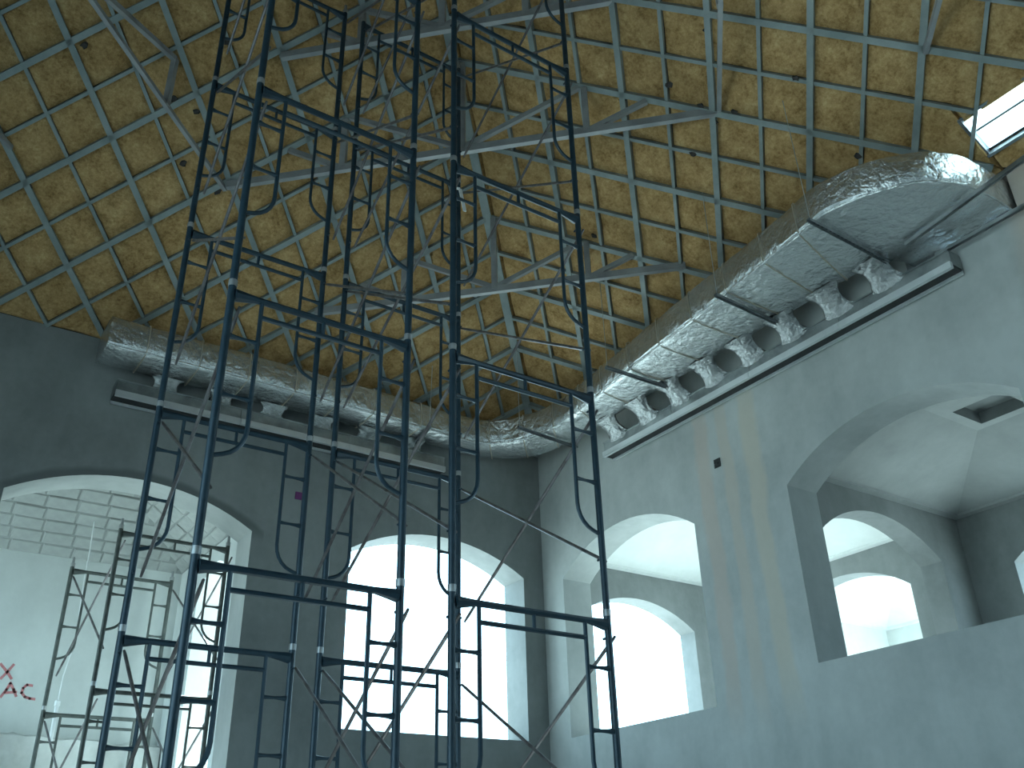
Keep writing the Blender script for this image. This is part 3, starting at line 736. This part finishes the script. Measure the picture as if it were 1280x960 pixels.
diffuser('long linear slot diffuser under the duct above the block-ceilinged annex arch', 'x', 10.64, 1.78, 6.30, ZS, BC, [3.3, 4.8])
# flexible foil collars from the duct down to the plenums
def collar(axis, u, face_a, za, face_b, zb, half):
    mb = MB(); rings = []
    for k_ in range(9):
        s = k_ / 8; fl_ = 1 + 0.75 * (2 * s - 1) ** 2 if True else 1
        c = face_a + (face_b - face_a) * s; z = za + (zb - za) * s; ring = []
        for q in range(20):
            th = 2 * math.pi * q / 20
            du = math.cos(th) * half * (0.62 + 0.48 * (2 * s - 1) ** 2); dv = math.sin(th) * 0.065 * (0.75 + 0.4 * (2 * s - 1) ** 2)
            jit = random.uniform(-0.013, 0.013)
            vx, vz = c + dv * 0.75, z + dv * 0.65
            ring.append((u + du + jit, vx + jit, vz) if axis == 'x' else (vx + jit, u + du + jit, vz))
        rings.append(ring)
    mb.add([p for r_ in rings for p in r_], [(i * 20 + q, i * 20 + (q + 1) % 20, (i + 1) * 20 + (q + 1) % 20, (i + 1) * 20 + q) for i in range(8) for q in range(20)])
    mb.build('flexible_collar', 'foil_dull', duct, smooth=True)
y = 8.75
while y > 3.9:
    collar('y', y, 7.70, ZD + 0.03, 8.0, ZS + 0.20, 0.23); y -= 0.62
x = 2.35
while x < 6.3:
    collar('x', x, 10.68, ZD + 0.03, 10.74, ZS + 0.20, 0.22); x += 0.69

# duct hangers: slotted strut with two wires
HANG = 'strut hangers carrying the foil duct'
def hanger(p, q, label):
    p, q = Vector(p), Vector(q); root = bpy.data.objects.new('duct_hanger', None); COL.objects.link(root); root.location = p
    tag(root, label, 'hanger', HANG)
    d = (q - p); dn = d.normalized(); s = dn.cross(Vector((0, 0, 1))).normalized()
    mb = MB(); mb.bar(-dn * 0.06, d + dn * 0.04, 0.041, 0.012)
    for sg in (-1, 1): mb.bar(-dn * 0.06 + s * sg * 0.019 + Vector((0, 0, -0.014)), d + dn * 0.04 + s * sg * 0.019 + Vector((0, 0, -0.014)), 0.004, 0.026)
    mb.build('strut_channel', 'strut_grey', root)
    n_ = int(d.length / 0.06)
    mb = MB()
    for k_ in range(n_): c = d * ((k_ + 0.5) / n_) + Vector((0, 0, -0.007)); mb.bar(c - dn * 0.014, c + dn * 0.014, 0.014, 0.003)
    mb.build('slot_row', 'dark_slot', root)
    for e_ in (Vector((0, 0, 0)) - dn * 0.035, d):
        w_ = p + e_; zt_ = roof_z(w_.x, w_.y) - 0.03
        if zt_ - w_.z > 0.12 and w_.x < AC - 0.05:
            mb = MB(); mb.tube([e_, Vector((e_.x + random.uniform(-.03, .03), e_.y, zt_ - p.z))], 0.0045, 6); mb.build('hanger_wire', 'wire_grey', root)
ZH = ZD - 0.045
for (a1, b1), (a2, b2), lb in (((6.84, 9.49), (7.86, 9.6), 'slotted strut under the duct at the room corner bend'), ((6.79, 7.53), (7.82, 7.52), 'slotted strut under the duct above the small arched window'),
                               ((6.78, 5.66), (7.80, 5.70), 'slotted strut under the duct above the pier between the window and the big arch'), ((6.60, 4.24), (7.76, 4.26), 'slotted strut under the duct where the duct starts to turn into the wall')):
    hanger((a1, b1, ZH), (a2, b2, ZH), lb)
hanger((5.75, 10.16, ZH), (5.85, 10.80, ZH), 'short slotted strut under the duct above the left of the arched window')
for p, q, lb in (((7.69, 3.97), (7.42, 2.3), 'long bare strut running under the duct elbow below the skylight'), ((8.0, 3.86), (8.0, 2.6), 'long bare strut lying along the stained wall under the duct elbow')):
    mb = MB(); zz = ZD - 0.05 if p[0] < 7.9 else 5.50 + HC
    p3, q3 = Vector((*p, zz)), Vector((*q, zz)); mb.bar(p3, q3, 0.045, 0.012)
    for sg in (-1, 1): mb.bar(p3 + Vector((sg * 0.021, 0, -0.016)), q3 + Vector((sg * 0.021, 0, -0.016)), 0.004, 0.03)
    tag(mb.build('strut_rail', 'galvanised'), lb, 'strut')

# electrical boxes let into the walls
mb = MB(); c = pix_x(897, 579, AC)
mb.box((c.x - 0.012, c.y - 0.05, c.z - 0.055), (c.x + 0.02, c.y + 0.05, c.z + 0.055)); bx = mb.build('junction_box', 'dark_slot')
tag(bx, 'small dark open electrical box in the stained wall', 'electrical box')
mb = MB(); mb.tube([(c.x - 0.01, c.y, c.z), (c.x - 0.04, c.y + 0.02, c.z - 0.02), (c.x - 0.03, c.y + 0.03, c.z - 0.07)], 0.006, 6); mb.build('loose_wire', 'strut_grey', bx)
mb = MB(); c = pix_y(373, 620, BC)
mb.box((c.x - 0.045, c.y - 0.012, c.z - 0.05), (c.x + 0.045, c.y + 0.02, c.z + 0.05)); bx = mb.build('junction_box', 'purple_box')
tag(bx, 'small purple electrical box on the wall between the arch and the window', 'electrical box')
mb = MB(); mb.box((c.x - 0.035, c.y - 0.016, c.z - 0.04), (c.x + 0.035, c.y - 0.008, c.z + 0.04)); mb.build('cover', 'purple_box', bx)
